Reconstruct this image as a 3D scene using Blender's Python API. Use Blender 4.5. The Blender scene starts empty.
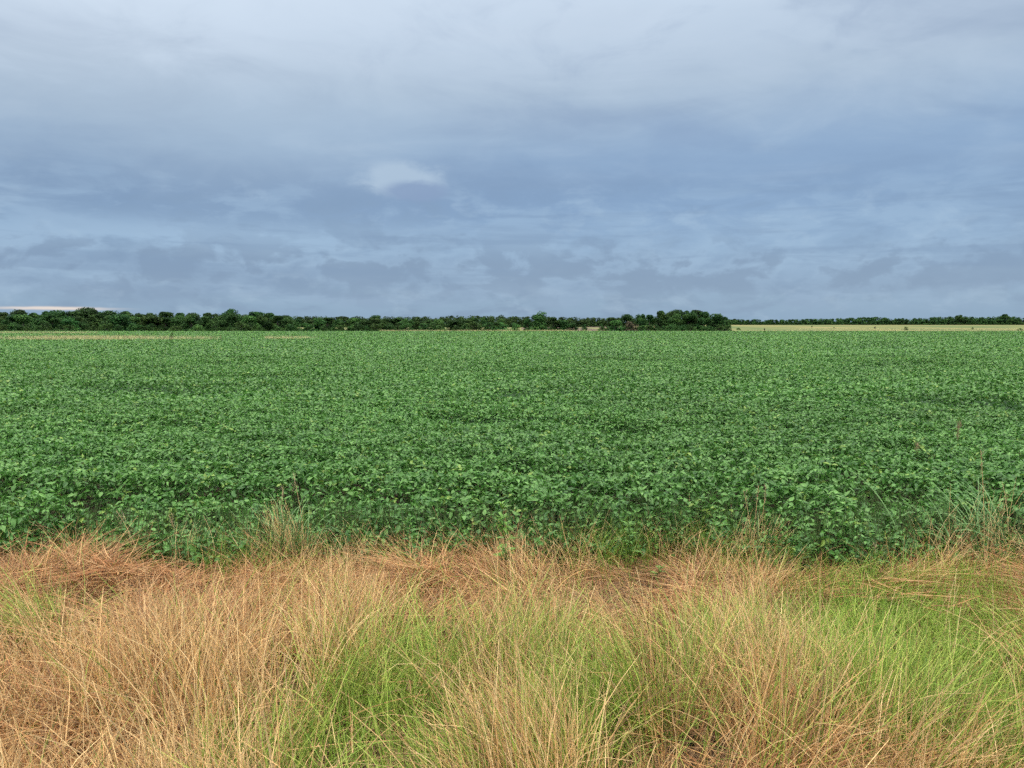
import bpy, math, random
import numpy as np

rng = np.random.default_rng(7)
random.seed(7)
S = bpy.context.scene
COL = S.collection
R = math.radians

# ------------------------------------------------------------------ camera
FPX, HZ, EYE = 760.0, 327.0, 2.1
PITCH = math.atan((384 - HZ) / FPX)
cam = bpy.data.objects.new('camera', bpy.data.cameras.new('camera'))
COL.objects.link(cam)
cam.location = (0, 0, EYE)
cam.rotation_euler = (R(90) - PITCH, 0, 0)
cam.data.sensor_width = 36
cam.data.lens = FPX / 1024 * 36
cam.data.clip_start = 0.05
cam.data.clip_end = 20000
S.camera = cam
CP, SP = math.cos(PITCH), math.sin(PITCH)

def ground_h(x, y):
    t = np.clip((np.asarray(y, float) - 290) / 610, 0, 1)
    k = np.clip((np.asarray(x, float) / np.maximum(np.asarray(y, float), 1) - .05) / .2, 0, 1)
    return 4.47 * t * t * (3 - 2 * t) * (.36 + .64 * k * k * (3 - 2 * k))

def on_plane(px, py, z=0.0):
    a, b = (px - 512) / FPX, (384 - py) / FPX
    dy, dz = CP + b * SP, -SP + b * CP
    k = (z - EYE) / dz
    return np.array([a * k, dy * k, z])

def project(x, y, z):
    f = y * CP - (z - EYE) * SP
    u = y * SP + (z - EYE) * CP
    return 512 + FPX * x / f, 384 - FPX * u / f

# ------------------------------------------------------------------ numpy value noise
_T = rng.random((256, 256))
def vnoise(x, y):
    x = np.asarray(x, float); y = np.asarray(y, float)
    xi, yi = np.floor(x).astype(int), np.floor(y).astype(int)
    fx, fy = x - xi, y - yi
    fx = fx * fx * (3 - 2 * fx); fy = fy * fy * (3 - 2 * fy)
    g = lambda i, j: _T[(xi + i) & 255, (yi + j) & 255]
    return (g(0, 0) * (1 - fx) + g(1, 0) * fx) * (1 - fy) + (g(0, 1) * (1 - fx) + g(1, 1) * fx) * fy
def fbm(x, y, o=3):
    s = a = 0.0; w = 1.0
    for k in range(o):
        s = s + w * vnoise(x * 2 ** k + 17.3 * k, y * 2 ** k + 9.1 * k); a += w; w *= .5
    return s / a

# ------------------------------------------------------------------ object helpers
def tag(o, label=None, cat=None, group=None, kind=None):
    if label: o['label'] = label
    if cat: o['category'] = cat
    if group: o['group'] = group
    if kind: o['kind'] = kind
    return o

def build(name, verts, faces, mat, col=None, parent=None, flat=True):
    """verts (n,3); faces: list of int arrays (m,k)"""
    me = bpy.data.meshes.new(name)
    verts = np.ascontiguousarray(verts, dtype=np.float32)
    idx = np.concatenate([f.ravel() for f in faces]).astype(np.int32)
    tot = np.concatenate([np.full(len(f), f.shape[1], np.int32) for f in faces])
    st = np.zeros(len(tot), np.int32); st[1:] = np.cumsum(tot)[:-1]
    me.vertices.add(len(verts)); me.vertices.foreach_set('co', verts.ravel())
    me.loops.add(len(idx)); me.loops.foreach_set('vertex_index', idx)
    me.polygons.add(len(tot)); me.polygons.foreach_set('loop_start', st)
    if col is not None:
        a = me.attributes.new('Col', 'FLOAT_COLOR', 'POINT')
        c = np.ones((len(verts), 4), np.float32); c[:, :3] = col
        a.data.foreach_set('color', c.ravel())
    me.update(calc_edges=True)
    if flat: me.shade_flat()
    me.materials.append(mat)
    o = bpy.data.objects.new(name, me)
    COL.objects.link(o)
    if parent is not None: o.parent = parent
    return o

def empty(name, loc=(0, 0, 0)):
    o = bpy.data.objects.new(name, None); COL.objects.link(o)
    o.location = loc; o.empty_display_size = .2
    return o

def copy_tree(o, parent=None):
    c = o.copy(); COL.objects.link(c)
    if parent is not None: c.parent = parent
    for ch in list(o.children): copy_tree(ch, c)
    return c

class Acc:
    def __init__(s): s.v, s.f, s.c, s.n = [], [], [], 0
    def add(s, v, fs, c):
        v = np.asarray(v, float)
        for f in fs: s.f.append(np.asarray(f) + s.n)
        s.v.append(v); c = np.asarray(c, float)
        s.c.append(np.broadcast_to(c, v.shape) if c.ndim == 1 else c); s.n += len(v)
    def build(s, name, mat, parent=None, flat=True):
        fs = {}
        for f in s.f: fs.setdefault(f.shape[1], []).append(f)
        return build(name, np.concatenate(s.v), [np.concatenate(x) for x in fs.values()], mat, np.concatenate(s.c), parent, flat)

def lin(r, g, b):
    f = lambda c: (c / 255 / 12.92) if c / 255 <= .04045 else ((c / 255 + .055) / 1.055) ** 2.4
    return np.array([f(r), f(g), f(b)])

def sl(r, g, b): return lin(r, g, b) / 2 ** 1.55     # a display colour as scene radiance at the exposure below

# ------------------------------------------------------------------ node helpers
class N:
    """tiny expression builder for shader nodes"""
    def __init__(s, t, sock): s.t, s.s = t, sock
    def _m(s, op, *a):
        n = s.t.nodes.new('ShaderNodeMath'); n.operation = op
        for i, v in enumerate((s,) + a):
            if isinstance(v, N): s.t.links.new(v.s, n.inputs[i])
            else: n.inputs[i].default_value = float(v)
        return N(s.t, n.outputs[0])
    def __add__(s, o): return s._m('ADD', o)
    __radd__ = __add__
    def __mul__(s, o): return s._m('MULTIPLY', o)
    __rmul__ = __mul__
    def __sub__(s, o): return s._m('SUBTRACT', o)
    def __rsub__(s, o): return (s * -1.0) + o
    def __truediv__(s, o): return s._m('DIVIDE', o)
    def max(s, o): return s._m('MAXIMUM', o)
    def min(s, o): return s._m('MINIMUM', o)
    def pow(s, o): return s._m('POWER', o)
    def exp(s): return s._m('EXPONENT')
    def sqrt(s): return s._m('SQRT')
    def clamp(s): return s.max(0.0).min(1.0)
    def smooth(s, a, b):
        n = s.t.nodes.new('ShaderNodeMapRange'); n.interpolation_type = 'SMOOTHSTEP'
        s.t.links.new(s.s, n.inputs[0]); n.inputs[1].default_value = a; n.inputs[2].default_value = b
        return N(s.t, n.outputs[0])

def vec(t, x, y, z):
    n = t.nodes.new('ShaderNodeCombineXYZ')
    for i, v in enumerate((x, y, z)):
        if isinstance(v, N): t.links.new(v.s, n.inputs[i])
        else: n.inputs[i].default_value = float(v)
    return n.outputs[0]

def noise(t, v, scale, detail=4, rough=.5, dist=0.0):
    n = t.nodes.new('ShaderNodeTexNoise')
    if v is not None: t.links.new(v, n.inputs['Vector'])
    n.inputs['Scale'].default_value = scale; n.inputs['Detail'].default_value = detail
    n.inputs['Roughness'].default_value = rough; n.inputs['Distortion'].default_value = dist
    return N(t, n.outputs['Fac'])

def mix(t, f, a, b, mode='MIX'):
    n = t.nodes.new('ShaderNodeMix'); n.data_type = 'RGBA'; n.blend_type = mode
    for i, v in ((0, f), (6, a), (7, b)):
        if isinstance(v, N): t.links.new(v.s, n.inputs[i])
        elif hasattr(v, 'is_output'): t.links.new(v, n.inputs[i])
        elif i == 0: n.inputs[0].default_value = v
        else: n.inputs[i].default_value = (*map(float, v[:3]), 1)
    return n.outputs[2]

def ramp(t, f, stops):
    n = t.nodes.new('ShaderNodeValToRGB'); e = n.color_ramp.elements
    while len(e) < len(stops): e.new(.5)
    for k, (p, c) in enumerate(stops):
        e[k].position = p; e[k].color = (*map(float, c), 1)
    t.links.new(f.s, n.inputs[0])
    return n.outputs[0]

def material(name):
    m = bpy.data.materials.new(name); m.use_nodes = True
    t = m.node_tree
    return m, t, t.nodes['Principled BSDF'], t.nodes['Material Output']

def leaf_material(name, rough=.5, spec=.5, trans=.25, rand=0.0, gain=1.0):
    m, t, p, out = material(name)
    a = t.nodes.new('ShaderNodeAttribute'); a.attribute_name = 'Col'
    c = a.outputs['Color']
    if rand:
        oi = t.nodes.new('ShaderNodeObjectInfo')
        h = t.nodes.new('ShaderNodeHueSaturation')
        r = N(t, oi.outputs['Random'])
        t.links.new((r * (rand * .12) + (.5 - rand * .06)).s, h.inputs['Hue'])
        t.links.new((r * rand + (1 - rand / 2)).s, h.inputs['Value'])
        t.links.new(c, h.inputs['Color']); c = h.outputs[0]
    t.links.new(c, p.inputs['Base Color'])
    p.inputs['Roughness'].default_value = rough
    p.inputs['Specular IOR Level'].default_value = spec
    if trans:
        tr = t.nodes.new('ShaderNodeBsdfTranslucent'); t.links.new(c, tr.inputs['Color'])
        mx = t.nodes.new('ShaderNodeMixShader'); mx.inputs[0].default_value = trans
        t.links.new(p.outputs[0], mx.inputs[1]); t.links.new(tr.outputs[0], mx.inputs[2])
        t.links.new(mx.outputs[0], out.inputs['Surface'])
    return m

M_bean = leaf_material('bean_leaf', .42, .42, .33)
M_grass = leaf_material('grass_blade', .55, .35, .3)
M_weed = leaf_material('weed_leaf', .45, .45, .3)
M_tree = leaf_material('tree_foliage', .65, .15, .2, rand=.35)
M_bark, t, p, _ = material('bark')
tc = t.nodes.new('ShaderNodeTexCoord')
t.links.new(ramp(t, noise(t, tc.outputs['Object'], 3, 5), [(.3, (.06, .05, .04)), (.7, (.16, .13, .10))]), p.inputs['Base Color'])
p.inputs['Roughness'].default_value = .9

# ------------------------------------------------------------------ world: overcast sky
W = bpy.data.worlds.new('World'); S.world = W; W.use_nodes = True
t = W.node_tree; t.nodes.clear()
SUN_EL, SUN_AZ = 47.0, 212.0            # sun behind the cloud, behind the camera (azimuth clockwise from +Y)
sky = t.nodes.new('ShaderNodeTexSky'); sky.sky_type = 'NISHITA'; sky.sun_disc = False
sky.sun_elevation = R(SUN_EL); sky.sun_rotation = R(SUN_AZ)
tc = t.nodes.new('ShaderNodeTexCoord')
sp = t.nodes.new('ShaderNodeSeparateXYZ'); t.links.new(tc.outputs['Generated'], sp.inputs[0])
dx, dy, dz = (N(t, sp.outputs[i]) for i in range(3))
az = dx._m('ARCTAN2', dy) * (180 / math.pi)
el = dz._m('ARCSINE') * (180 / math.pi)
# cloud-deck coordinates: the direction projected on a high level sheet
zz = dz.max(0.0) + .10
cx, cy = dx / zz, dy / zz
deck = vec(t, cx, cy, 0.0)
n_big = noise(t, deck, .55, 3, .5, .6)
n_mid = noise(t, vec(t, cx * .8, cy * 1.3, 3.7), 1.5, 6, .55, .5)
low = vec(t, az * .17, el * .50, 1.3)                 # low cloud banks seen side-on near the horizon
n_low = noise(t, low, 1.0, 7, .58, .35)
n_fine = noise(t, vec(t, az * .16, el * .35, 7.7), 2.0, 5, .6, .3)
n_wisp = noise(t, vec(t, az * .09 + el * .04, el * .20 - az * .012, 4.1), 1.3, 6, .58, .6)
def blob(a0, e0, sa, se, wob=None, w=0.0):
    a, e = az - a0, el - e0
    if wob is not None:
        a = a + (wob - .5) * (w * 3); e = e + (wob - .5) * w
    a, e = a / sa, e / se
    return ((a * a + e * e) * -.5).exp()
ee = el + (n_big - .5) * 5.0 + (n_low - .5) * 2.0
EXPO = 1.55
base = ramp(t, (ee / 90.0).clamp().pow(.5), [
    (0.0, sl(146, 172, 198)), (math.sqrt(1.6 / 90), sl(146, 171, 197)), (math.sqrt(3 / 90), sl(137, 159, 188)), (math.sqrt(6 / 90), sl(150, 174, 203)),
    (math.sqrt(9 / 90), sl(138, 161, 192)), (math.sqrt(12 / 90), sl(150, 173, 201)), (math.sqrt(17 / 90), sl(174, 192, 211)),
    (math.sqrt(23 / 90), sl(204, 220, 237)), (math.sqrt(34 / 90), (.44, .455, .47)), (math.sqrt(55 / 90), (1.35, 1.31, 1.25)), (1.0, (1.6, 1.54, 1.45))])
c = base
hi = el.smooth(7.0, 12.0); lo = 1.0 - hi
vis = 1.0 - el.smooth(26.0, 40.0)
# billows and wisps of the deck
c = mix(t, n_mid.smooth(.48, .78) * hi * vis * .38, c, sl(200, 213, 228))
c = mix(t, (1.0 - n_mid.smooth(.25, .52)) * hi * vis * .42, c, sl(128, 148, 178))
c = mix(t, n_wisp.smooth(.48, .78) * hi * vis * .30, c, sl(192, 208, 226))
c = mix(t, (1.0 - n_wisp.smooth(.26, .52)) * hi * vis * .30, c, sl(134, 154, 184))
# broad light and dark masses of this sky
c = mix(t, blob(-28, 22.5, 14, 4.2, n_wisp, 7) * .8, c, sl(218, 232, 247))
c = mix(t, blob(-31, 14, 11, 3.2, n_wisp, 8) * .5, c, sl(172, 186, 203))
c = mix(t, blob(-10, 9.5, 17, 1.9, n_low, 4) * .85, c, sl(122, 144, 177))
c = mix(t, blob(-27, 8.0, 9, .8, n_low, 2.5) * .55, c, sl(122, 146, 180))
c = mix(t, blob(18, 11.2, 18, 2.2, n_wisp, 8) * .32, c, sl(138, 164, 200))
c = mix(t, blob(9, 8.0, 13, 1.3, n_low, 3) * .35, c, sl(149, 178, 215))
c = mix(t, blob(-20, 6.2, 15, .7, n_low, 2.5) * .85, c, sl(174, 198, 224))
# low cloud banks: grey lumps with paler rims
c = mix(t, n_low.smooth(.47, .62) * lo * .65 * el.smooth(.8, 2.5), c, sl(168, 191, 217))
c = mix(t, (1.0 - n_low.smooth(.36, .50)) * lo * .65, c, sl(128, 149, 178))
c = mix(t, n_fine.smooth(.52, .72) * lo * .42, c, sl(186, 205, 225))
c = mix(t, blob(-2, 4.3, 15, 1.0, n_low, 4) * .45, c, sl(136, 155, 184))
c = mix(t, blob(17, 3.5, 15, .9, n_low, 4) * .45, c, sl(134, 155, 185))
n_lump = noise(t, vec(t, az * .20, el * .34, 12.4), 1.25, 6, .55, .25)
n_str = noise(t, vec(t, az * .045 + el * .05, el * .62, 5.5), 1.5, 5, .55, .3)
bank = (((el - 4.4) / 1.5) * ((el - 4.4) / 1.5) * -.5).exp()
c = mix(t, n_lump.smooth(.36, .50) * (1.0 - n_lump.smooth(.48, .60)) * bank * .45, c, sl(172, 194, 219))
c = mix(t, n_lump.smooth(.47, .58) * bank * .75, c, sl(130, 148, 175))
c = mix(t, n_str.smooth(.48, .66) * lo * el.smooth(1.0, 4.0) * .5, c, sl(126, 147, 178))
c = mix(t, lo * .28, c, sl(130, 153, 184))
c = mix(t, 1.0 - el.smooth(9.0, 19.0), c, (.905, .97, .985), 'MULTIPLY')
c = mix(t, blob(-18, 13, 9, 2.5, n_wisp, 5) * .35, c, sl(176, 197, 216))
# small white puff with a darker belly
puff = blob(-8.2, 10.75, 2.5, .95, n_fine, 1.3)
c = mix(t, puff.smooth(.22, .75) * .85, c, sl(174, 194, 214))
c = mix(t, blob(-7.1, 9.85, 1.9, .62, n_fine, 1.0).smooth(.25, .8) * .92, c, sl(132, 154, 187))
# clear warm slit under the deck, low on the left
slit = blob(-31.0, 1.20, 2.6, .085, n_fine, .22)
c = mix(t, slit.smooth(.05, 1.0) * .9, c, sl(236, 222, 212))
SKY_STRENGTH = .1
sc_ = t.nodes.new('ShaderNodeVectorMath'); sc_.operation = 'SCALE'; sc_.inputs[3].default_value = 1 / SKY_STRENGTH
t.links.new(c, sc_.inputs[0])
fin = mix(t, .96, sky.outputs[0], sc_.outputs[0])
bg = t.nodes.new('ShaderNodeBackground'); bg.inputs['Strength'].default_value = SKY_STRENGTH
t.links.new(fin, bg.inputs['Color'])
wo = t.nodes.new('ShaderNodeOutputWorld'); t.links.new(bg.outputs[0], wo.inputs['Surface'])

sun = bpy.data.objects.new('sun', bpy.data.lights.new('sun', 'SUN')); COL.objects.link(sun)
sun.data.energy = 1.5; sun.data.angle = R(14); sun.data.color = (1, .94, .85)
a_, e_ = R(SUN_AZ), R(SUN_EL)
from mathutils import Vector
sdir = Vector((math.sin(a_) * math.cos(e_), math.cos(a_) * math.cos(e_), math.sin(e_)))
sun.rotation_euler = sdir.to_track_quat('Z', 'Y').to_euler()

# ------------------------------------------------------------------ ground and pasture
def sheet(name, xs_of_y, ys, zoff, mat, nx=60):
    v, us = [], np.linspace(-1, 1, nx + 1)
    for y in ys:
        x0, x1 = xs_of_y(y)
        x = x0 + (us + 1) / 2 * (x1 - x0)
        v.append(np.stack([x, np.full_like(x, y), ground_h(x, np.full_like(x, y)) + zoff], -1))
    v = np.concatenate(v); n = nx + 1
    i = np.arange(len(ys) - 1)[:, None] * n + np.arange(nx)[None]
    f = np.stack([i, i + 1, i + n + 1, i + n], -1).reshape(-1, 4)
    return build(name, v, [f], mat, flat=False)

M_soil, t, p, out = material('soil_and_thatch')
tc = t.nodes.new('ShaderNodeTexCoord'); o_ = tc.outputs['Object']
n1, n2 = noise(t, o_, 2.2, 6, .6), noise(t, o_, 40, 5, .65)
cc = ramp(t, n1 * .6 + n2 * .4, [(.3, (.035, .024, .015)), (.5, (.085, .056, .032)), (.7, (.16, .11, .062))])
t.links.new(cc, p.inputs['Base Color']); p.inputs['Roughness'].default_value = .95
b = t.nodes.new('ShaderNodeBump'); b.inputs['Distance'].default_value = .05; t.links.new(n2.s, b.inputs['Height']); t.links.new(b.outputs[0], p.inputs['Normal'])
ys = np.concatenate([np.linspace(-40, 280, 60), np.geomspace(285, 2500, 60)])
tag(sheet('ground', lambda y: (-2500, 2500), ys, 0, M_soil, 80), 'bare brown soil and thatch under the crop and grass', 'ground', kind='structure')

M_past, t, p, out = material('pasture_grass')
tc = t.nodes.new('ShaderNodeTexCoord'); o_ = tc.outputs['Object']
sx = t.nodes.new('ShaderNodeSeparateXYZ'); t.links.new(o_, sx.inputs[0])
X_, Y_ = N(t, sx.outputs[0]), N(t, sx.outputs[1])
pv = vec(t, X_ * .016, Y_ * .006, 0.0)
n1, n2 = noise(t, pv, 1.0, 5, .6), noise(t, o_, .35, 5, .65)
cc = ramp(t, n1 * .7 + n2 * .3, [(.40, (.055, .100, .016)), (.46, (.105, .135, .026)), (.52, (.155, .155, .038)), (.60, (.21, .185, .058))])
t.links.new(cc, p.inputs['Base Color']); p.inputs['Roughness'].default_value = .95
tag(sheet('pasture', lambda y: (-.95 * y, .95 * y), np.geomspace(282, 2300, 60), .03, M_past, 60), 'pale yellow green pasture rising gently beyond the bean field', 'pasture', kind='structure')

# ------------------------------------------------------------------ soybean crop
GAPS = [(-4.15, 7.3, .2, .22, .5)]
def canopy(x, y):
    h = .58 + .20 * (fbm(x * .55, y * .8, 3) - .5) + .14 * (fbm(x * 1.9 + 40, y * 2.3, 2) - .5)
    hollow = fbm(x * .22 + 11, y * .55 + 5, 3)
    h = h - .30 * np.clip((.42 - hollow) / .12, 0, 1) * np.clip((y - 7) / 4, .35, 1)
    for gx, gy, sx, sy, d in GAPS:
        h = h - d * np.exp(-((x - gx) / sx) ** 2 - ((y - gy) / sy) ** 2)
    h = h + .04 * np.sin(y * 2 * np.pi / .76) * np.clip((30 - y) / 20, 0, 1)
    return np.maximum(h, .08)
def edge_y(x): return 6.25 + 1.2 * (fbm(x * .8 + 3, x * 0 + 2.2, 3) - .5) + .5 * (vnoise(x * 3.1, x * 0 + 7.7) - .5)

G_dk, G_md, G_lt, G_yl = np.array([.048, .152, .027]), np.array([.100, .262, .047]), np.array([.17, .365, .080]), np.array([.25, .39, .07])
def bean_colour(n, patch=None):
    u = rng.random((n, 1)); v = rng.random((n, 1))
    c = G_dk + (G_md - G_dk) * np.clip(u * 2, 0, 1) + (G_lt - G_md) * np.clip(u * 2 - 1, 0, 1)
    c = np.where(v > .97, G_yl, c)
    if patch is not None: c = c * (.82 + .36 * patch[:, None])
    return c

def rot_frames(az, tilt, roll):
    """leaf frame: forward (tilted down by tilt), side (rolled), normal"""
    f = np.stack([np.cos(az) * np.cos(tilt), np.sin(az) * np.cos(tilt), -np.sin(tilt)], -1)
    s = np.stack([-np.sin(az), np.cos(az), 0 * az], -1)
    n = np.cross(f, s)
    s2 = s * np.cos(roll)[:, None] + n * np.sin(roll)[:, None]
    return f, s2, np.cross(f, s2)

def place(template, tris, org, f, s, n, L, Wd):
    """template (k,3) in (side, forward, normal) units"""
    k = len(template)
    v = (org[:, None] + s[:, None] * template[None, :, :1] * Wd[:, None, None]
         + f[:, None] * template[None, :, 1:2] * L[:, None, None] + n[:, None] * template[None, :, 2:] * L[:, None, None])
    fa = (np.arange(len(org))[:, None, None] * k + tris[None]).reshape(-1, tris.shape[1])
    return v.reshape(-1, 3), fa

LEAF_T = np.array([[0, 0, 0], [-.42, .25, .05], [-.40, .55, .02], [0, 1, -.14], [.40, .55, .02], [.42, .25, .05], [0, .45, -.04]])
LEAF_F = np.array([[0, 6, 1], [1, 6, 2], [2, 6, 3], [3, 6, 4], [4, 6, 5], [5, 6, 0]])
KITE_T = np.array([[0, 0, 0], [-.5, .42, .10], [0, 1, -.10], [.5, .42, .10]])
KITE_F = np.array([[0, 2, 1], [0, 3, 2]])

crop = Acc()
# near: trifoliate leaves with three drooping leaflets each
n = 133000
D = np.sqrt(rng.uniform(6.0 ** 2, 15.5 ** 2, n)); x = rng.uniform(-1, 1, n) * (D * .78 + 1.6)
ok = D > edge_y(x) + .05; D, x = D[ok], x[ok]; n = len(D)
hc = canopy(x, D)
edge = np.clip((D - edge_y(x)) / (.5 + 1.7 * vnoise(x * 1.4 + 20, x * 0 + 5.5)), 0, 1) ** .75
hc = hc * (.30 + .70 * edge) * np.where(edge < 1, .8 + .4 * vnoise(x * 5, D * 5), 1)
depth = np.where(rng.random(n) < .60 - .30 * (edge < 1), rng.random(n) * .07, rng.random(n) ** .8 * hc * .85)
z = np.maximum(hc - depth, .05)
az0 = rng.uniform(0, 2 * np.pi, n)
tilt0 = np.abs(rng.normal(.12, .30, n))
tz = rng.uniform(0, 2 * np.pi, n)
patch = fbm(x * .3 + 5, D * .3, 3)
col0 = bean_colour(n, patch)
size = rng.uniform(.042, .078, n) * (1 + .08 * np.clip((9.5 - D) / 2.5, 0, 1))
for k, da in enumerate((-1.75, 0, 1.75)):
    a = az0 + da + rng.normal(0, .2, n)
    tl = rng.normal(.22, .45, n) + tilt0 * np.cos(a - tz)
    f, s, nn = rot_frames(a, tl, rng.normal(0, .5, n))
    org = np.stack([x, D, z], -1) + f * (.02 if k == 1 else .006)
    v, fa = place(LEAF_T, LEAF_F, org, f, s, nn, size * rng.uniform(.85, 1.15, n), size * rng.uniform(.42, .68, n))
    crop.add(v, [fa], np.repeat(col0 * rng.uniform(.88, 1.12, (n, 1)), 7, 0))
# middle distance: single folded leaves
n = 520000
D = np.sqrt(rng.uniform(14.5 ** 2, 42 ** 2, n)); x = rng.uniform(-1, 1, n) * (D * .78 + .8)
z = canopy(x, D) - rng.random(n) ** 1.5 * .22
f, s, nn = rot_frames(rng.uniform(0, 2 * np.pi, n), rng.normal(.2, .48, n), rng.normal(0, .48, n))
L = rng.uniform(.055, .11, n)
v, fa = place(KITE_T, KITE_F, np.stack([x, D, z], -1), f, s, nn, L, L * rng.uniform(.7, .95, n))
crop.add(v, [fa], np.repeat(bean_colour(n, fbm(x * .3 + 5, D * .3, 3)), 4, 0))
# far: coarser leaf clumps
n = 800000
D = rng.uniform(40, 281, n); x = rng.uniform(-1, 1, n) * (D * .78 + 1)
z = canopy(x, D) - rng.random(n) ** 1.5 * .2
f, s, nn = rot_frames(rng.uniform(0, 2 * np.pi, n), rng.normal(.15, .40, n), rng.normal(0, .38, n))
L = rng.uniform(.10, .17, n) * np.sqrt(D / 40)
v, fa = place(KITE_T, KITE_F, np.stack([x, D, z], -1), f, s, nn, L, L * rng.uniform(.7, .95, n))
crop.add(v, [fa], np.repeat(bean_colour(n, fbm(x * .12 + 5, D * .12, 3)), 4, 0))
# inner leaf mass below the top leaves
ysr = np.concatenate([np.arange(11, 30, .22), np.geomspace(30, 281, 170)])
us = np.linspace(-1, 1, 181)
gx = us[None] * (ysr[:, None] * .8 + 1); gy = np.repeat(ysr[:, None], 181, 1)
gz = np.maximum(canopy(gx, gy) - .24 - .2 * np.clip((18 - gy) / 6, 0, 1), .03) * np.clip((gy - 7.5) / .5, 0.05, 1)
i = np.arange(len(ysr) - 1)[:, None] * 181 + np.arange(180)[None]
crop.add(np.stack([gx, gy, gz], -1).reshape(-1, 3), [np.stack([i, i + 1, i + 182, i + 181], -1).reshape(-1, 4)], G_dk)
# stems at the near edge
n = 5200
x = rng.uniform(-7.5, 7.5, n); D = edge_y(x) + rng.random(n) * 1.6
h = canopy(x, D) * .85
ns = 3
def blades(root, az, t0, t1, L, w, nseg, tw=None, wob=None, taper=.75, p=1.3, floor=None):
    n = len(az); s = np.linspace(0, 1, nseg + 1)[None]
    th = t0[:, None] + (t1 - t0)[:, None] * s ** p
    a = az[:, None] + (0 if wob is None else wob[:, None] * s)
    d = np.stack([np.sin(th) * np.cos(a), np.sin(th) * np.sin(a), np.cos(th)], -1)
    seg = (d[:, 1:] + d[:, :-1]) / 2 * (L / nseg)[:, None, None]
    P = np.concatenate([np.zeros((n, 1, 3)), np.cumsum(seg, 1)], 1) + root[:, None]
    if floor is not None: P[..., 2] = np.maximum(P[..., 2], floor[:, None])
    hs = np.stack([-np.sin(a), np.cos(a), 0 * a], -1)
    nm = np.stack([np.cos(th) * np.cos(a), np.cos(th) * np.sin(a), -np.sin(th)], -1)
    tw = np.zeros(n) if tw is None else tw
    sd = hs * np.cos(tw)[:, None, None] + nm * np.sin(tw)[:, None, None]
    wp = (1 - taper * s ** 1.4) * w[:, None] / 2
    V = np.stack([P - sd * wp[..., None], P + sd * wp[..., None]], 2)      # n, seg+1, 2, 3
    b = np.arange(n)[:, None] * (nseg + 1) * 2 + np.arange(nseg)[None] * 2
    F = np.stack([b, b + 1, b + 3, b + 2], -1).reshape(-1, 4)
    return V.reshape(-1, 3), F, (nseg + 1) * 2
v, F, k = blades(np.stack([x, D, 0 * x], -1), rng.uniform(0, 6.28, n), rng.uniform(0, .15, n), rng.uniform(0, .5, n), h, np.full(n, .006), 3, rng.uniform(0, 3, n), taper=.4)
crop.add(v, [F], np.array([.10, .15, .05]))
tag(crop.build('soybean_crop', M_bean), 'closed canopy of green soybean leaves filling the wide flat field', 'crop', kind='stuff')

# ------------------------------------------------------------------ roadside grass
def G(px, py, lst):
    s = 0
    for (a, b, sa, sb, w) in lst: s = s + w * np.exp(-.5 * ((px - a) / sa) ** 2 - .5 * ((py - b) / sb) ** 2)
    return s
GREEN = [(400, 720, 58, 60, 1.15), (592, 700, 36, 50, .8), (540, 750, 150, 40, .12), (890, 612, 85, 30, 1.0), (1000, 635, 45, 50, .9),
         (1000, 745, 60, 35, .9), (700, 655, 24, 30, .35), (250, 725, 60, 45, .32), (335, 700, 30, 45, .35), (48, 615, 38, 14, .55),
         (835, 700, 50, 30, .2), (15, 745, 30, 30, .3), (500, 640, 60, 25, .25), (870, 670, 40, 40, .35)]
SHORT = [(890, 605, 90, 28, 1.0), (1000, 625, 40, 40, .7), (400, 740, 60, 40, .25), (1010, 745, 60, 35, .4)]
LODGE = [(500, 597, 100, 24, 1.0), (50, 595, 85, 30, 1.0), (965, 578, 110, 14, 1.2), (700, 580, 60, 22, .8), (250, 580, 60, 18, .7), (800, 625, 55, 25, .6)]
TALL = [(830, 730, 60, 50, .15), (510, 720, 40, 50, .15), (345, 600, 40, 40, .5), (595, 590, 35, 40, .4), (765, 590, 25, 45, .6), (120, 690, 110, 60, .35), (640, 640, 40, 60, .3), (800, 700, 60, 50, .15), (280, 530, 30, 20, .5)]
BARE = [(820, 668, 50, 16, .6), (470, 620, 35, 10, .7), (790, 640, 10, 14, .5), (610, 630, 22, 14, .6), (1000, 590, 40, 8, .5), (60, 578, 35, 8, .4)]

dryA, dryB, dryC, dryD = np.array([.45, .205, .08]), np.array([.65, .39, .148]), np.array([.94, .70, .35]), np.array([.26, .135, .065])
grA, grB, grC = np.array([.16, .28, .035]), np.array([.32, .48, .062]), np.array([.56, .62, .145])

def grass_fields(x, y, hgt=.32):
    px, py = project(x, y, hgt)
    nz = fbm(x * 1.6 + 3, y * 1.6 + 8, 3)
    g = (.10 + .66 * G(px, py, GREEN)) * (.15 + 1.7 * nz); g = np.clip((g - .14) / .5, 0, 1); g = .97 * g * g * (3 - 2 * g) + .03
    return px, py, g, nz

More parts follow.
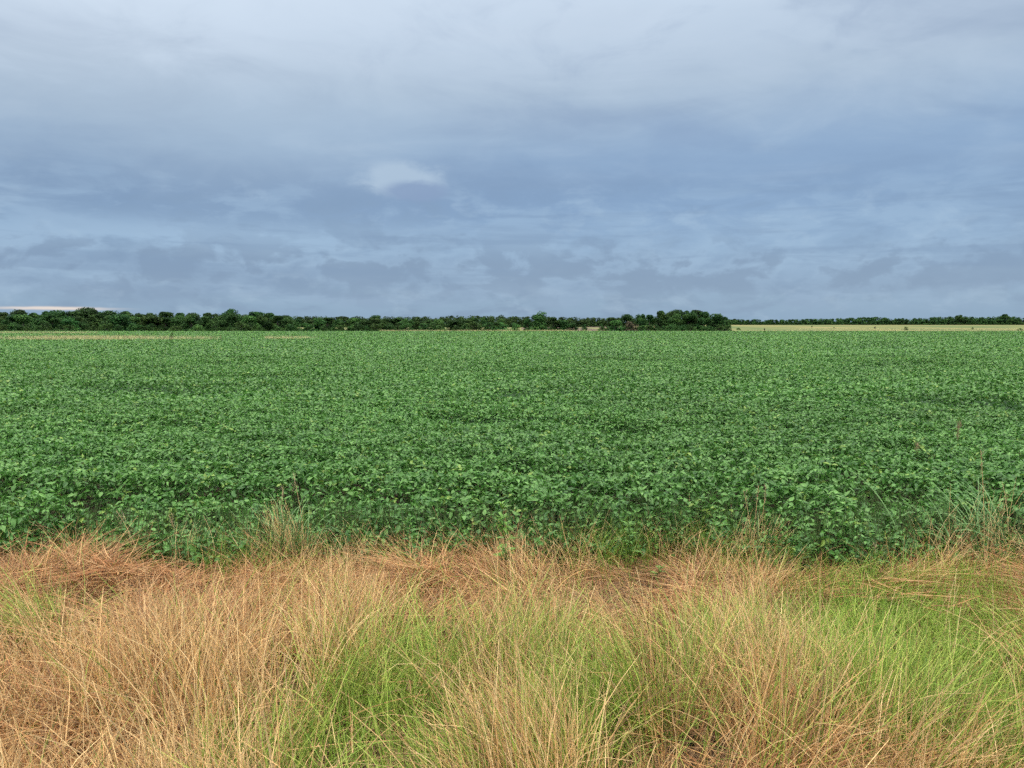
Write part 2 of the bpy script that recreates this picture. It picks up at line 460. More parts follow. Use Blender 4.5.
# tufts
nt = 2150
ty = np.sqrt(rng.uniform(2.2 ** 2, 6.95 ** 2, nt)); tx = rng.uniform(-1, 1, nt) * (ty * .72 + 1.5)
ok = ty < edge_y(tx) + .12; tx, ty = tx[ok], ty[ok]; nt = len(tx)
NB = 132000
ti = rng.integers(0, nt, NB)
loose = rng.random(NB) < .35
sp_ = np.where(loose, .16, .055)
x = tx[ti] + rng.normal(0, 1, NB) * sp_; y = ty[ti] + rng.normal(0, 1, NB) * sp_
keep = (y < edge_y(x) + .10 + .25 * rng.random(NB) ** 3); x, y, ti = x[keep], y[keep], ti[keep]; NB = len(x)
px, py, g, nz = grass_fields(x, y)
_, _, gt, _ = grass_fields(tx, ty)
DRYLESS = [(885, 640, 100, 45, .95), (1000, 690, 70, 110, .9), (410, 800, 75, 80, 1.0), (610, 750, 50, 80, .85), (700, 710, 28, 60, .6), (250, 800, 70, 60, .4)]
bare = np.clip(G(px, py, BARE), 0, .85)
bare = np.maximum(bare, np.clip((.40 - fbm(x * 2.6 + 50, y * 2.8, 2)) / .12, 0, .88))
keep = rng.random(NB) > bare; x, y, ti, px, py, g, nz = [q[keep] for q in (x, y, ti, px, py, g, nz)]; NB = len(x)
green = rng.random(NB) < np.clip(.45 * g + .5 * np.clip(gt[ti] + rng.normal(0, .25, nt)[ti], 0, 1), 0, .93)
farz = np.clip((y - 3.9) / 1.2, 0, 1)
keep = green | (rng.random(NB) > np.clip(.75 * G(px, py, DRYLESS), 0, .8))
x, y, ti, px, py, g, nz, green = [q[keep] for q in (x, y, ti, px, py, g, nz, green)]; NB = len(x); farz = np.clip((y - 3.9) / 1.2, 0, 1)
lodge = np.clip(G(px, py, LODGE) + .75 * farz * (.3 + 1.2 * (1 - nz)), 0, 1) * np.where(green, .55, 1.0)
tall = G(px, py, TALL); short = np.clip(G(px, py, SHORT), 0, 1)
# lean: windswept swirls, to the left on the left half and to the right on the right half
flow = (fbm(x * .7 + 21, y * .7 + 4, 2) - .5) * 5.5
side = np.where(px < 470, np.pi * .86, np.pi * .14) + np.where((px > 470) & (px < 680), np.pi * .75, 0)
matn = fbm(tx * 1.5 + 31, ty * 1.9 + 12, 2)
upr = (rng.random(nt) < .06) | ((ty < 4.3) & (matn + rng.normal(0, .05, nt) > .46))
upt = upr[ti] | (rng.random(NB) < np.clip(tall * .8, 0, .7))
lodge = np.where(green, np.where(y > 4.5, .45, lodge * .6), np.where(upt, lodge * .25, np.maximum(lodge, np.where(y > 4.3, .97, .8))))
taz = (side + flow + rng.normal(0, .25, NB))
taz = taz + rng.normal(0, .6, nt)[ti] + rng.normal(0, 1, NB) * np.where(lodge > .5, .38, .65)
L = rng.gamma(14, 1 / 14, NB) * np.where(green, .40, .54) * (1 + .55 * tall) * (1 - .45 * short) * (.8 + .4 * nz)
L = L * (1 + .2 * rng.normal(0, 1, nt)[ti]) * (.42 + 1.05 * np.clip((fbm(x * 1.7 + 70, y * 1.9, 2) - .3) / .4, 0, 1)) * (1 - .5 * farz * (1 - .85 * lodge))
L = np.minimum(L, rng.uniform(.62, .84, NB) - .22 * farz * (1 - lodge))
t0 = np.abs(rng.normal(.22, .24, NB)) * (1 - .6 * lodge) + np.where(green, .8, 1.0) * lodge * rng.uniform(1.05, 1.6, NB)
t1 = t0 + np.abs(rng.normal(.62, .42, NB)) * (1 - .55 * lodge)
stray = rng.random(NB) < .20            # blades blown across the others
taz = np.where(stray, rng.uniform(0, 2 * np.pi, NB), taz); t0 = t0 + stray * rng.uniform(0, .6, NB); t1 = t1 + stray * rng.uniform(.1, .9, NB)
t1 = np.minimum(t1, 2.2)
w = np.where(green, rng.uniform(.0032, .0072, NB), rng.uniform(.0026, .0068, NB))
mound = .03 + .55 * np.clip(fbm(x * 1.5 + 90, y * 1.9, 2) - .30, 0, .6) * np.clip((6.5 - y) / .9, .15, 1)
zroot = lodge * rng.random(NB) ** .6 * mound
u, q = rng.random((NB, 1)), rng.random((NB, 1))
warm = np.clip(lodge[:, None] * 1.0 + (fbm(x * .9, y * .9 + 30, 2)[:, None] - .45), 0, 1)
dc = dryB + (dryC - dryB) * u ** 1.4
dc = dc + (dryA - dc) * np.clip(warm * .85 * (.4 + q), 0, 1)
dc = np.where(q > .93, dryD, dc)
gc = grA + (grB - grA) * np.clip(u * 1.6, 0, 1) + (grC - grB) * np.clip(u * 1.6 - .6, 0, 1)
colr = np.where(green[:, None], gc, dc) * rng.uniform(.55, 1.28, (NB, 1))
flo = .01 + rng.random(NB) * .04 + zroot * rng.uniform(.5, 1.05, NB)
def grass_obj(mask, name, label):
    a = Acc()
    v, F, k = blades(np.stack([x, y, zroot], -1)[mask], taz[mask], t0[mask], t1[mask], L[mask], w[mask], 5,
                     rng.uniform(-1.2, 1.2, mask.sum()), rng.normal(0, .35, mask.sum()), floor=flo[mask])
    c = np.repeat(colr[mask], k, 0)
    a.add(v, [F], c)
    return a
gA = grass_obj(~green, 'dry_grass', '')
gB = grass_obj(green, 'green_grass', '')
# low dead thatch lying on the ground
n = 76000
yy = np.sqrt(rng.uniform(2.0 ** 2, 7.3 ** 2, n)); xx = rng.uniform(-1, 1, n) * (yy * .72 + 1.5)
ppx, ppy, gg, nn_ = grass_fields(xx, yy, .05)
v, F, k = blades(np.stack([xx, yy, .005 + .09 * rng.random(n)], -1), rng.normal(0, .9, n) + np.where(rng.random(n) < .5, 0, np.pi), rng.uniform(1.2, 1.6, n), rng.uniform(1.4, 1.9, n),
                 rng.uniform(.15, .4, n), rng.uniform(.002, .004, n), 3, rng.uniform(-1, 1, n), floor=.004 + .05 * rng.random(n))
uu = rng.random((n, 1))
gA.add(v, [F], np.repeat(np.array([.20, .115, .055]) + (np.array([.48, .28, .13]) - np.array([.20, .115, .055])) * uu, k, 0))
# low green undergrowth shoots in the green patches
n = 57000
yy = np.sqrt(rng.uniform(2.0 ** 2, 6.7 ** 2, n)); xx = rng.uniform(-1, 1, n) * (yy * .72 + 1.5)
_, _, gg, _ = grass_fields(xx, yy, .15)
m = rng.random(n) < gg * 1.1; xx, yy = xx[m], yy[m]; n = len(xx)
v, F, k = blades(np.stack([xx, yy, 0 * xx], -1), rng.uniform(0, 6.28, n), rng.uniform(0, .5, n), rng.uniform(.3, 1.2, n), rng.uniform(.15, .36, n), rng.uniform(.003, .006, n), 4, rng.uniform(-1, 1, n))
uu = rng.random((n, 1))
gB.add(v, [F], np.repeat(grA + (grB * 1.1 - grA) * uu, k, 0))
# long straw stems with slender seed heads, standing clear of the rest
n = 420
yy = np.sqrt(rng.uniform(2.6 ** 2, 7.1 ** 2, n)); xx = rng.uniform(-1, 1, n) * (yy * .72 + 1.5)
aa = rng.normal(0, 1, n) + np.where(xx < 0, np.pi, 0)
LL = rng.uniform(.45, .70, n) * (1 - .55 * np.clip((yy - 4.4) / 1.2, 0, 1) * (rng.random(n) < .85))
v, F, k = blades(np.stack([xx, yy, 0 * xx], -1), aa, np.abs(rng.normal(.12, .1, n)), rng.uniform(.2, .9, n), LL, rng.uniform(.0025, .004, n), 7, rng.uniform(-1, 1, n), rng.normal(0, .2, n), taper=.35)
gA.add(v, [F], np.repeat(dryC * rng.uniform(.8, 1.08, (n, 1)), k, 0))
n = 8000
xx = rng.uniform(-6.5, 6.5, n); m = fbm(xx * 1.3 + 60, xx * 0 + 3.3, 3) + rng.normal(0, .07, n) > .47; xx = xx[m]; n = len(xx)
yy = edge_y(xx) + rng.normal(.05, .22, n); isg = fbm(xx * 2.1 + 9, xx * 0 + 8.1, 2) + rng.normal(0, .12, n) > .5
v, F, k = blades(np.stack([xx, yy, 0 * xx], -1), rng.uniform(0, 6.28, n), np.abs(rng.normal(.15, .2, n)), rng.uniform(.4, 1.6, n), rng.uniform(.22, .55, n), rng.uniform(.003, .006, n), 6, rng.uniform(-1, 1, n), rng.normal(0, .3, n))
v, cg = v.reshape(n, k, 3), np.repeat(grA * .8 + rng.random((n, 1)) * (grB * .8 - grA * .8), k, 0).reshape(n, k, 3)
cd = np.repeat(dryA + rng.random((n, 1)) * (dryC - dryA), k, 0).reshape(n, k, 3)
for ac, mm, cx_ in ((gA, ~isg, cd), (gB, isg, cg)):
    q_ = int(mm.sum()); b0 = np.arange(q_)[:, None] * k + np.arange(6)[None] * 2
    ac.add(v[mm].reshape(-1, 3), [np.stack([b0, b0 + 1, b0 + 3, b0 + 2], -1).reshape(-1, 4)], cx_[mm].reshape(-1, 3))
tag(gA.build('dry_grass', M_grass), 'tawny dry roadside grass, windswept and partly matted, along the near field edge', 'grass', kind='stuff')
tag(gB.build('green_grass', M_grass), 'fresh green grass growing up in patches through the dry straw', 'grass', kind='stuff')

# ------------------------------------------------------------------ weeds standing at the field edge
def tube(P, r, k=6):
    P = np.asarray(P, float); r = np.asarray(r, float)
    V = []
    for i in range(len(P)):
        d = P[min(i + 1, len(P) - 1)] - P[max(i - 1, 0)]; d /= np.linalg.norm(d) + 1e-9
        a = np.cross(d, [.3, .9, .2]); a /= np.linalg.norm(a); b_ = np.cross(d, a)
        an = np.arange(k) / k * 2 * np.pi
        V.append(P[i] + r[i] * (np.cos(an)[:, None] * a + np.sin(an)[:, None] * b_))
    V = np.concatenate(V); F = []
    for i in range(len(P) - 1):
        for j in range(k): F.append([i * k + j, i * k + (j + 1) % k, (i + 1) * k + (j + 1) % k, (i + 1) * k + j])
    return V, np.array(F)

def tussock(loc, label, n_green, n_dry, h, wd, lean, spread, seeds=6, dry_lean=None, group=None):
    r_ = empty('grass_tussock', loc); tag(r_, label, 'grass tussock', group)
    def mk(n, L0, L1, w0, w1, az, tt1, seg=8):
        root = np.stack([rng.normal(0, spread, n), rng.normal(0, spread * .7, n), np.zeros(n)], -1)
        return blades(root, az, np.abs(rng.normal(.18, .15, n)), tt1, rng.uniform(L0, L1, n), rng.uniform(w0, w1, n), seg, rng.uniform(-.7, .7, n), rng.normal(0, .2, n), p=1.6)
    a = Acc()
    v, F, k = mk(n_green, h * .6, h * 1.1, wd * .7, wd * 1.2, rng.uniform(0, 6.28, n_green) if lean is None else rng.normal(lean, 1.1, n_green), rng.uniform(.7, 2.0, n_green))
    a.add(v, [F], np.repeat(np.array([.13, .28, .08]) + rng.random((n_green, 1)) * np.array([.14, .18, .08]), k, 0))
    a.build('leaf_blades', M_weed, r_)
    if n_dry:
        a = Acc()
        v, F, k = mk(n_dry, h * .5, h * .95, .003, .005, rng.normal(dry_lean if dry_lean is not None else 0, .5, n_dry), rng.uniform(.3, 1.0, n_dry))
        a.add(v, [F], np.repeat(dryB + rng.random((n_dry, 1)) * (dryC - dryB), k, 0))
        a.build('dry_blades', M_grass, r_)
    a = Acc()
    for i in range(seeds):
        az_, L_ = rng.uniform(0, 6.28), h * rng.uniform(.95, 1.3)
        tt = np.linspace(0, 1, 7); ln = rng.uniform(.05, .25)
        b0 = rng.normal(0, spread, 2)
        P = np.stack([b0[0] + np.cos(az_) * ln * tt ** 2, b0[1] + np.sin(az_) * ln * tt ** 2, L_ * tt], -1)
        V, F = tube(P, np.linspace(.003, .0015, 7), 4); a.add(V, [F], dryC * .85)
        m = 26
        sroot = np.stack([np.interp(rng.uniform(.8, 1, m), tt, P[:, j]) for j in range(3)], -1)
        v, F, k = blades(sroot, rng.uniform(0, 6.28, m), rng.uniform(.2, .6, m), rng.uniform(.4, .9, m), rng.uniform(.02, .05, m), np.full(m, .004), 2, rng.uniform(-1, 1, m))
        a.add(v, [F], np.array([.42, .36, .20]))
    a.build('seed_stems', M_weed, r_)
    return r_

tussock(on_plane(292, 572), 'blue green grass tussock with a dry straw plume, left of centre at crop edge', 80, 120, .72, .012, None, .08, 2, np.pi * .85)
tussock(on_plane(985, 566), 'large arching bright green grass tussock at the right end of crop edge', 85, 50, .86, .016, np.pi * .85, .2, 1, .4)
tussock(on_plane(183, 574), 'slender half dry tussock standing against the crop at far left', 30, 60, .52, .006, None, .09, 2, .8)
tussock(on_plane(755, 572), 'tall thin straw tussock rising at crop edge right of centre', 14, 110, .6, .005, None, .1, 3, .3)
tussock(on_plane(865, 580), 'small upright pale green tussock in front of dark crop edge', 34, 8, .36, .008, None, .05, 1, .3)

def leafy_weed(loc, h, label, nl=34, col=(.12, .30, .055), group=None, lf=.10):
    r_ = empty('leafy_weed', loc); tag(r_, label, 'weed', group)
    a = Acc(); tt = np.linspace(0, 1, 6); ln = rng.uniform(-.06, .06, 2)
    P = np.stack([ln[0] * tt ** 2, ln[1] * tt ** 2, h * tt], -1)
    V, F = tube(P, np.linspace(.005, .002, 6), 5); a.add(V, [F], (.13, .2, .06)); a.build('stem', M_weed, r_)
    s = np.sort(rng.uniform(.25, 1, nl))
    org = np.stack([np.interp(s, tt, P[:, j]) for j in range(3)], -1)
    up = rng.uniform(-.9, .2, nl) - .3 * (s > .85)
    f, sd, nn = rot_frames(np.arange(nl) * 2.4 + rng.normal(0, .2, nl), up, rng.normal(0, .2, nl))
    L = lf * (1.15 - .5 * s) * rng.uniform(.8, 1.2, nl)
    v, fa = place(LEAF_T, LEAF_F, org, f, sd, nn, L, L * .38)
    a = Acc(); a.add(v, [fa], np.repeat(np.array(col) * rng.uniform(.75, 1.2, (nl, 1)), 7, 0)); a.build('leaves', M_weed, r_)
    return r_

leafy_weed(on_plane(413, 585), .55, 'bright green leafy weed at crop edge, leftmost of the upright weeds', 46)
leafy_weed(on_plane(506, 580), .66, 'tallest light green leafy weed poking up at centre crop edge', 60, (.20, .40, .07), lf=.11)
leafy_weed(on_plane(630, 572), .42, 'lime green leafy weed at crop edge right of the centre', 40, (.16, .34, .06), lf=.10)
leafy_weed(on_plane(797, 500, .5) * np.array([1, 1, 0]), .72, 'pale green feathery weed standing above the bean leaves at right', 54, (.18, .36, .08))
leafy_weed(on_plane(655, 586), .18, 'low bright green weed on straw just in front of crop', 22, (.16, .34, .05), lf=.07)
leafy_weed(on_plane(800, 583), .5, 'broad leaved green weed spreading at the crop edge on the right', 40, (.12, .27, .06), lf=.11)

def dry_weed(loc, h, label):
    r_ = empty('dry_weed', loc); tag(r_, label, 'weed')
    a = Acc(); P = [(0, 0, 0), (.01, 0, h * .5), (-.01, .01, h)]
    V, F = tube(P, [.005, .004, .002], 5); a.add(V, [F], (.22, .12, .06)); a.build('stem', M_weed, r_)
    m = 50; s = rng.uniform(.72, 1, m)
    root = np.stack([rng.normal(0, .012, m), rng.normal(0, .012, m), h * s], -1)
    v, F, k = blades(root, rng.uniform(0, 6.28, m), rng.uniform(.1, .6, m), rng.uniform(.3, .9, m), rng.uniform(.03, .09, m), np.full(m, .007), 2, rng.uniform(-1, 1, m))
    a = Acc(); a.add(v, [F], np.repeat(np.array([.36, .27, .14]) * rng.uniform(.7, 1.3, (m, 1)), k, 0)); a.build('seed_head', M_weed, r_)
    return r_
dry_weed(on_plane(958, 438, .58) * np.array([1, 1, 0]), .78, 'rust brown dead weed stalk sticking out of the bean canopy')
dry_weed(on_plane(917, 450, .58) * np.array([1, 1, 0]), .64, 'yellow brown withered weed low among the bean leaves at right')

# ------------------------------------------------------------------ dry grass strips across the far field
strips = Acc()
def strip(px0, px1, D0, dD, n, h0, h1, wob=0):
    pxs = rng.uniform(px0, px1, n); Dd = D0 + rng.normal(0, dD, n) + wob * (pxs - px0)
    xs = (pxs - 512) / FPX * Dd
    m = rng.random(n) < np.clip(3.2 * fbm(xs * .16, Dd * .05, 3) - .7, 0.02, 1) * np.clip((px1 - pxs) / (.25 * (px1 - px0)), 0, 1) ** .7
    xs, Dd = xs[m], Dd[m]; k_ = len(xs)
    hh = rng.uniform(h0, h1, k_)
    v, F, k = blades(np.stack([xs, Dd, ground_h(xs, Dd)], -1), rng.uniform(0, 6.28, k_), rng.uniform(0, .3, k_), rng.uniform(.2, .9, k_), hh, rng.uniform(.03, .06, k_), 3, rng.uniform(-1, 1, k_))
    strips.add(v, [F], np.repeat(np.array([.58, .54, .26]) * rng.uniform(.75, 1.25, (k_, 1)), k, 0))
strip(-160, 222, 98, 2.5, 15000, .85, 1.15)
strip(265, 318, 104, 2.0, 1800, .75, 1.0)
strip(-160, 100, 190, 8, 14000, .85, 1.2)
strip(380, 610, 290, 5, 9000, .9, 1.3)
strip(720, 1200, 287, 4, 9000, .7, 1.1)
strip(740, 1200, 330, 16, 9000, .5, .9)
strip(790, 1200, 420, 25, 8000, .5, 1.0)
strip(600, 720, 287, 3, 1500, .6, .9)
tag(strips.build('tall_grass_strip', M_grass), 'thin strips of pale dry grass crossing and ending the far bean field', 'grass', kind='stuff')

# ------------------------------------------------------------------ trees
T_dk, T_md, T_lt = np.array([.018, .055, .015]), np.array([.038, .100, .023]), np.array([.080, .160, .036])
def crown_mesh(seed, H, Wd, nq, q, base=.18, lobes=16, bright=1.0):
    r = np.random.default_rng(seed); a = Acc(); cs = []
    for i in range(lobes):
        zf = r.uniform(0, 1); ang = r.uniform(0, 6.28)
        prof = math.sin(math.pi * (.16 + .80 * zf)) ** .7
        rad = Wd * .5 * prof * r.uniform(.25, .78)
        lr = Wd * r.uniform(.10, .26)
        zc = H * (base + (1 - base) * zf)
        zc = min(max(zc, H * base + lr * .6), H - lr * .8)
        cs.append((rad * math.cos(ang), rad * math.sin(ang), zc, lr))
    for i in range(lobes // 2):      # skirt: low branches reaching the ground
        if base > .1: break
        ang = i / (lobes // 2) * 6.283 + r.uniform(-.3, .3); lr = Wd * r.uniform(.15, .2)
        cs.append((Wd * .33 * math.cos(ang), Wd * .33 * math.sin(ang), lr * r.uniform(.4, .8), lr))
    per = nq // len(cs)
    for (x0, y0, z0, lr) in cs:
        d = r.normal(0, 1, (per, 3)); d /= np.linalg.norm(d, axis=1)[:, None]
        rr = lr * r.uniform(.4, 1.06, per) ** .5
        P = np.array([x0, y0, z0]) + d * rr[:, None] * np.array([1, 1, .8])
        nrm = d + r.normal(0, .6, (per, 3)); nrm[:, 2] += .35
        nrm /= np.linalg.norm(nrm, axis=1)[:, None]
        tx_ = np.cross(nrm, r.normal(0, 1, (per, 3))); tx_ /= np.linalg.norm(tx_, axis=1)[:, None]
        ty_ = np.cross(nrm, tx_); s = q * r.uniform(.6, 1.4, per)
        v, fa = place(KITE_T - np.array([0, .5, 0]), KITE_F, P, ty_, tx_, nrm, s, s * .8)
        tint = r.uniform(0, 1); u = np.clip(tint * .75 + r.uniform(-.2, .35, (per, 1)), 0, 1)
        c_ = T_dk + (T_md - T_dk) * np.clip(u * 2, 0, 1) + (T_lt - T_md) * np.clip(u * 2 - 1, 0, 1)
        a.add(v, [fa], np.repeat(c_ * bright, 4, 0))
    return a, cs

def trunk_mesh(cs, H, r0, seed):
    r = np.random.default_rng(seed + 900); a = Acc()
    P = [(0, 0, -.3), (r.uniform(-.1, .1), 0, H * .2), (r.uniform(-.3, .3), r.uniform(-.3, .3), H * .45), (r.uniform(-.3, .3), r.uniform(-.3, .3), H * .75)]
    V, F = tube(P, [r0 * 1.3, r0, r0 * .7, r0 * .2], 7); a.add(V, [F], (.1, .08, .06))
    for c_ in cs[:7]:
        z0 = H * r.uniform(.2, .5)
        V, F = tube([(0, 0, z0), (c_[0] * .5, c_[1] * .5, (z0 + c_[2]) / 2 + .2), c_[:3]], [r0 * .45, r0 * .3, r0 * .1], 5); a.add(V, [F], (.1, .08, .06))
    return a

def proto(name, part, seed, H, Wd, nq, q, base=.18, lobes=16, bright=1.0, r0=.18, trunk='trunk'):
    e = empty(name); a, cs = crown_mesh(seed, H, Wd, nq, q, base, lobes, bright)
    a.build(part, M_tree, e); trunk_mesh(cs, H, r0, seed).build(trunk, M_bark, e)
    e['H'] = H; e['W'] = Wd
    return e
PT = [proto('broadleaf_tree', 'crown', 10 + k, 9, W_, 5200, .58, B_, L_) for k, (W_, B_, L_) in enumerate(
    [(9, .05, 18), (8, .06, 16), (10, .04, 22), (7.5, .06, 15), (8.5, .03, 20), (10.5, .05, 24)])]
PTB = [proto('broadleaf_tree', 'crown', 40 + k, 9, W_, 5200, .56, .04, 18, 1.8) for k, W_ in enumerate((8.5, 9.5))]
PB = [proto('bush', 'foliage', 60 + k, 3, W_, 1100, .3, .0, 11, 1.15, .07, 'stems') for k, W_ in enumerate((4.2, 3.4, 5))]
PBL = [proto('bush', 'foliage', 70 + k, 3, W_, 1100, .3, .0, 11, 2.3, .07, 'stems') for k, W_ in enumerate((4.2, 5))]
PBR = [proto('bush', 'foliage', 80, 3, 3.6, 900, .3, .0, 10, 1.0, .07, 'stems')]
for o in PBR[0].children:
    if o.name.startswith('foliage'):
        d = o.data.attributes['Col'].data; c_ = np.empty(len(d) * 4, np.float32); d.foreach_get('color', c_)
        c_ = c_.reshape(-1, 4); g_ = c_[:, 1:2].copy(); c_[:, :3] = g_ * np.array([1.15, .95, .6]); d.foreach_set('color', c_.ravel())
used = set()
def put(pr, px, ytop, D, label, cat, group=None, wscale=1.0, h=None):
    X = (px - 512) / FPX * D; gz = float(ground_h(X, D))
    Hh = h if h is not None else (1.015 if cat == 'tree' else 1.0) * (EYE + (HZ - ytop) * D / FPX - gz)
    o = pr if pr.name not in used else copy_tree(pr)
    used.add(pr.name)
    o.location = (X, D, gz); s = Hh / pr['H']
    o.scale = (s * wscale, s * wscale, s); o.rotation_euler = (0, 0, random.uniform(0, 6.28))
    if 'group' in o: del o['group']
    tag(o, label, cat, group)
    return o

LL_ = 'dark green broadleaf tree in the dense tree line along the far left of the field'
LG = 'trees of the long left tree line'
tops = [(-170, 312), (-140, 311), (-110, 313), (-80, 311), (-55, 312), (-30, 313), (-12, 312), (6, 312.5), (20, 310), (36, 313), (50, 311.5), (63, 310.3), (76, 311.5), (100, 312.3), (114, 311), (127, 311.5),
        (141, 313.5), (154, 313), (167, 312), (182, 313.2), (196, 313), (210, 313), (220, 314), (246, 314.5), (259, 312), (272, 313.2), (286, 315.5)]
for i, (px_, yt) in enumerate(tops):
    put(PT[i % 6], px_ + random.uniform(-2, 2), yt, random.uniform(318, 345), LL_, 'tree', LG, random.uniform(.95, 1.25))
put(PT[2], 88, 307.8, 330, 'tallest dark round tree in the left tree line, under the bright sky slit', 'tree', wscale=1.05)
put(PT[4], 232, 309.2, 325, 'tall round crowned tree standing out above the middle of left tree line', 'tree', wscale=.95)
for i in range(34):      # nearer, lower trees of the same line
    put((PT + PTB)[(i * 5 + 1) % 8], -165 + i * 13.8 + random.uniform(-4, 4), random.uniform(313.6, 318), random.uniform(300, 316), LL_, 'tree', LG, random.uniform(1.0, 1.4))
LM = 'low rounded green tree in the thinner tree line left of the centre'
for i in range(19):
    px_ = 296 + i * 11.2
    put((PT + PTB)[(i * 3) % 8], px_ + random.uniform(-3, 3), random.uniform(317.5, 320.5), random.uniform(305, 330), LM, 'tree', 'low trees left of the centre', random.uniform(1.15, 1.6))
LS = 'dark shrub at the foot of the left tree line by the field edge'
for i in range(58):
    px_ = -150 + i * 11.2 + random.uniform(-4, 4)
    if 185 < px_ < 212 or 432 < px_ < 450 or px_ > 492: continue
    put(PB[i % 3], px_, random.uniform(321.5, 325.5), random.uniform(292, 299), LS, 'bush', 'shrubs under the left tree line', random.uniform(.9, 1.3))
put(PBL[1], 198, 324.2, 290, 'pale green rounded bush in front of the dark left tree line', 'bush', wscale=1.25)
put(PBL[0], 441, 321.0, 300, 'light green bushy tree in the low tree line left of centre', 'bush', wscale=.9)
put(PBL[0], 503, 321.5, 300, 'leftmost of the two lime green bushes beside the lone tall tree', 'bush', wscale=1.0)
put(PBL[1], 515, 322.5, 298, 'lime green bush closest to the lone tall tree', 'bush', wscale=.75)
put(PT[3], 527, 318.5, 312, 'dark narrow tree tucked against the left side of lone tall tree', 'tree', wscale=.8)
put(PTB[0], 539, 311.2, 300, 'lone tall grey green tree standing above the hedge near centre', 'tree', wscale=1.05)
for px_, yt, lb in ((553, 317.5, 'dark tree against the right side of the lone tall tree'), (563, 320, 'lower dark tree in middle of hedge right of lone tall tree'), (572, 322.5, 'smallest dark tree ending the hedge right of lone tall tree')):
    put(PT[int(px_) % 6], px_, yt, 312, lb, 'tree', wscale=1.2)
put(PB[0], 584, 324, 345, 'small dark bush alone in the gap before central clump', 'bush', wscale=.8)
put(PBR[0], 569, 327.5, 300, 'low rusty brush at the foot of the hedge right of lone tree', 'bush', wscale=1.5)
# central clump
CL = 'big dark green tree in the central clump beyond the field'
CG = 'trees of the central clump'
for i, (px_, yt) in enumerate([(612, 317.5), (626, 314.5), (641, 314.3), (649, 315), (661, 311), (669, 311.5), (676, 310), (688, 311), (696, 310.3), (704, 312)]):
    put(PT[(i * 2 + i // 3) % 6], px_, yt, random.uniform(318, 336), CL, 'tree', CG, random.uniform(.85, 1.05))
put(PTB[0], 673, 313.5, 307, 'lighter green tree at front of the central clump', 'tree', wscale=1.0)
put(PT[5], 714, 313.8, 308, 'broad rounded tree at the right end of the central clump', 'tree', wscale=1.15)
put(PT[1], 724, 317, 312, 'low tree tapering off the right end of the central clump', 'tree', wscale=1.0)
put(PTB[1], 615, 320.5, 296, 'pale green low tree at the left front of the central clump', 'tree', wscale=1.35)
put(PBR[0], 631, 320.8, 297, 'brownish dying bush at the front of the central clump', 'bush', wscale=1.1)
put(PB[1], 601, 323.5, 300, 'dark low bush at the left tip of the central clump', 'bush', wscale=1.0)
put(PB[2], 641, 325, 297, 'grey green low bush right of the brownish bush at clump front', 'bush', wscale=1.0)
for i, px_ in enumerate((608, 622, 648, 655, 664, 672, 683, 690, 702, 709, 718, 726)):
    put(PB[i % 3], px_, random.uniform(323.5, 326), 300, 'dark undergrowth shrub at the foot of the central clump', 'bush', 'shrubs under the central clump', 1.1)
put(PBL[0], 695, 326.3, 293, 'small pale shrub at the foot of central clump, on the right', 'bush', wscale=1.0)
# pasture shrubs
for px_, yb, hpx, pr, lb, ws in (
        (764, 331.0, 3.0, PBR[0], 'narrow rust brown shrub at the near edge of the pale pasture', .55),
        (811, 327.2, 1.6, PB[0], 'small dark shrub up by the far wood, leftmost on the pasture', .8),
        (833, 328.3, 1.3, PB[1], 'flat dark shrub in the middle of the pale pasture', 1.3),
        (874, 328.8, 2.4, PBR[0], 'round brown green shrub halfway up the pale pasture', .85),
        (905, 330.2, 3.6, PB[2], 'largest dark green shrub on the pale pasture at right', .75),
        (971, 329.4, 2.6, PB[1], 'lone green shrub on the bright part of pasture near right edge', .8),
        (1019, 330.5, 2.6, PBL[0], 'low spreading pale green shrub where pasture meets right picture edge', 1.8),
        (738, 330.0, 2.4, PBL[1], 'low green shrub just right of the central clump', 1.2)):
    # find the distance at which the rising ground appears at this height
    Ds = np.linspace(300, 900, 1200); yy_ = HZ - (ground_h((px_ - 512) / FPX * Ds, Ds) - EYE) * FPX / Ds
    Dd = float(Ds[np.argmin(np.abs(yy_ - yb))])
    put(pr, px_, 0, Dd, lb, 'bush', wscale=ws, h=hpx * Dd / FPX)
put(PB[1], 172.5, 0, 101, 'small dark shrub alone on the pale grass strip in the bean field', 'bush', wscale=.45, h=1.5)

# far woods that read as one mass
def wood(name, label, items, q=1.4, nq=700):
    a = Acc()
    for i, (px_, yt, D_) in enumerate(items):
        X = (px_ - 512) / FPX * D_; gz = float(ground_h(X, D_)); Hh = EYE + (HZ - yt) * D_ / FPX - gz
        b_, cs = crown_mesh(2000 + i, Hh, Hh * random.uniform(1.2, 1.7), nq, q, .02, 10)
        off = np.array([X, D_, gz])
        cc_ = random.uniform(.75, 1.2)
        for v, f, c_ in zip(b_.v, b_.f, b_.c):
            f = f - f.min()
            a.add(v + off, [f], c_ * cc_)
        V, F = tube([(X, D_, gz - .3), (X, D_, gz + Hh * .6)], [.25, .1], 5); a.add(V, [F], (.05, .045, .035))
    tag(a.build(name, M_tree), label, 'wood', kind='stuff')
random.seed(3)
it = []
right_prof = ([700, 730, 780, 800, 830, 850, 865, 880, 895, 912, 930, 946, 958, 972, 985, 1003, 1024, 1060, 1200], [319.5, 319, 319.3, 319, 318, 317, 317, 316.8, 318, 318, 316.5, 316.5, 315.5, 317, 316.5, 315.6, 317, 316, 316])
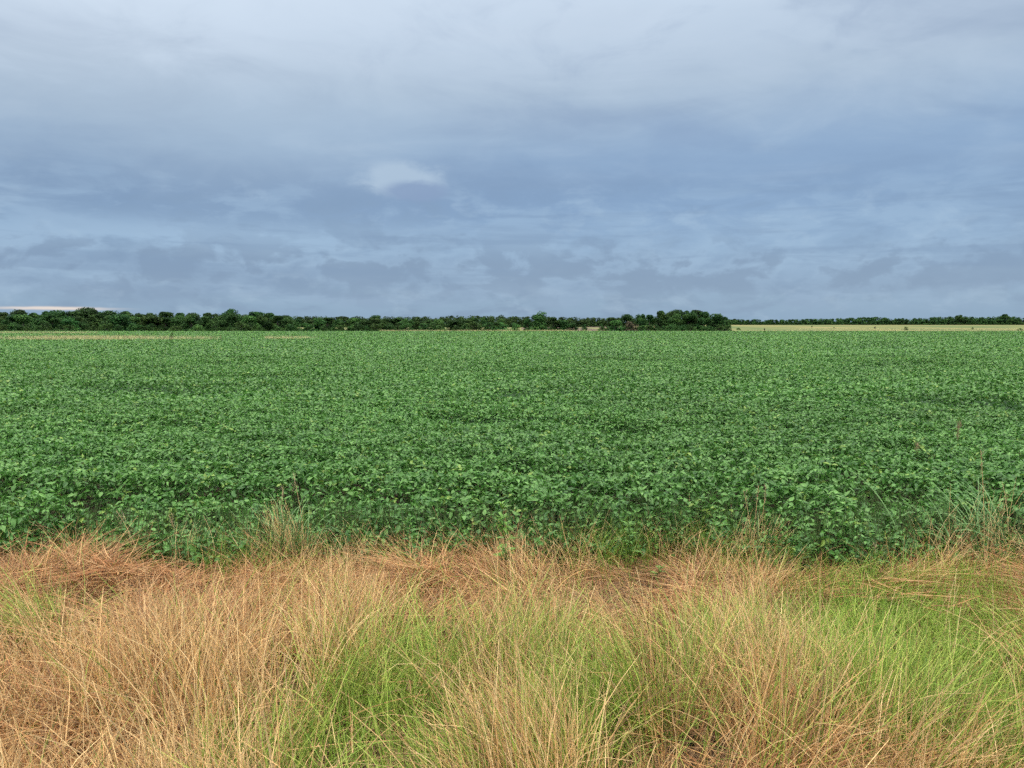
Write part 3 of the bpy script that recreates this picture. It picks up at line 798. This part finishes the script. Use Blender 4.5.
for px_ in np.arange(700, 1200, 4.0):
    it.append((px_ + random.uniform(-2, 2), float(np.interp(px_, *right_prof)) + random.uniform(0, .9), random.uniform(890, 940)))
    it.append((px_ + random.uniform(-2, 2), float(np.interp(px_, *right_prof)) + random.uniform(2, 3.5), random.uniform(875, 890)))
wood('distant_wood', 'low dark wood along the far side of the pale pasture at right', it, 1.25)
it = []
mid_prof = ([-200, 240, 300, 330, 400, 460, 500, 520, 560, 600, 640, 740], [316, 316, 316, 316, 316.4, 315.6, 315.3, 316, 317, 317.5, 317.8, 319])
for px_ in np.arange(-200, 740, 4.5):
    it.append((px_ + random.uniform(-2, 2), float(np.interp(px_, *mid_prof)) + random.uniform(-.2, .9), random.uniform(960, 1050)))
    it.append((px_ + random.uniform(-2, 2), float(np.interp(px_, *mid_prof)) + random.uniform(2, 4), random.uniform(900, 950)))
wood('distant_wood', 'long bluish wooded rise far behind the trees left of the central clump', it, 1.5)
for px_, yt, lb in ((1003, 314.3, 'round tree standing above the far wood near the right edge'), (958, 315.0, 'flat topped tree above the far wood right of the largest shrub'), (377, 315.2, 'pale tree just breaking the skyline of wooded rise left of centre')):
    put(PT[int(px_) % 6], px_, yt, 880 if px_ > 600 else 940, lb, 'tree', wscale=1.0)

# ------------------------------------------------------------------ air
HAZE = .0002
if HAZE:
    bm = np.array([[sx * 2600, sy, sz] for sz in (-1.0, 32.0) for sy in (-60, 2600) for sx in (-1, 1)], float)
    F = np.array([[0, 1, 3, 2], [4, 6, 7, 5], [0, 4, 5, 1], [2, 3, 7, 6], [0, 2, 6, 4], [1, 5, 7, 3]])
    m, t, p, out = material('haze_air'); t.nodes.remove(p)
    pv = t.nodes.new('ShaderNodeVolumePrincipled')
    pv.inputs['Color'].default_value = (.82, .9, 1, 1); pv.inputs['Density'].default_value = HAZE
    t.links.new(pv.outputs[0], out.inputs['Volume'])
    tag(build('haze', bm, [F], m), 'thin bluish haze in the air over the field', 'haze', kind='stuff')

S.view_settings.view_transform = 'Standard'; S.view_settings.look = 'None'
S.view_settings.exposure = EXPO; S.view_settings.gamma = 1; S.view_settings.use_curve_mapping = False
S.cycles.use_denoising = False
S.cycles.max_bounces = 6; S.cycles.diffuse_bounces = 3; S.cycles.transmission_bounces = 4; S.cycles.transparent_max_bounces = 4
S.cycles.volume_bounces = 0
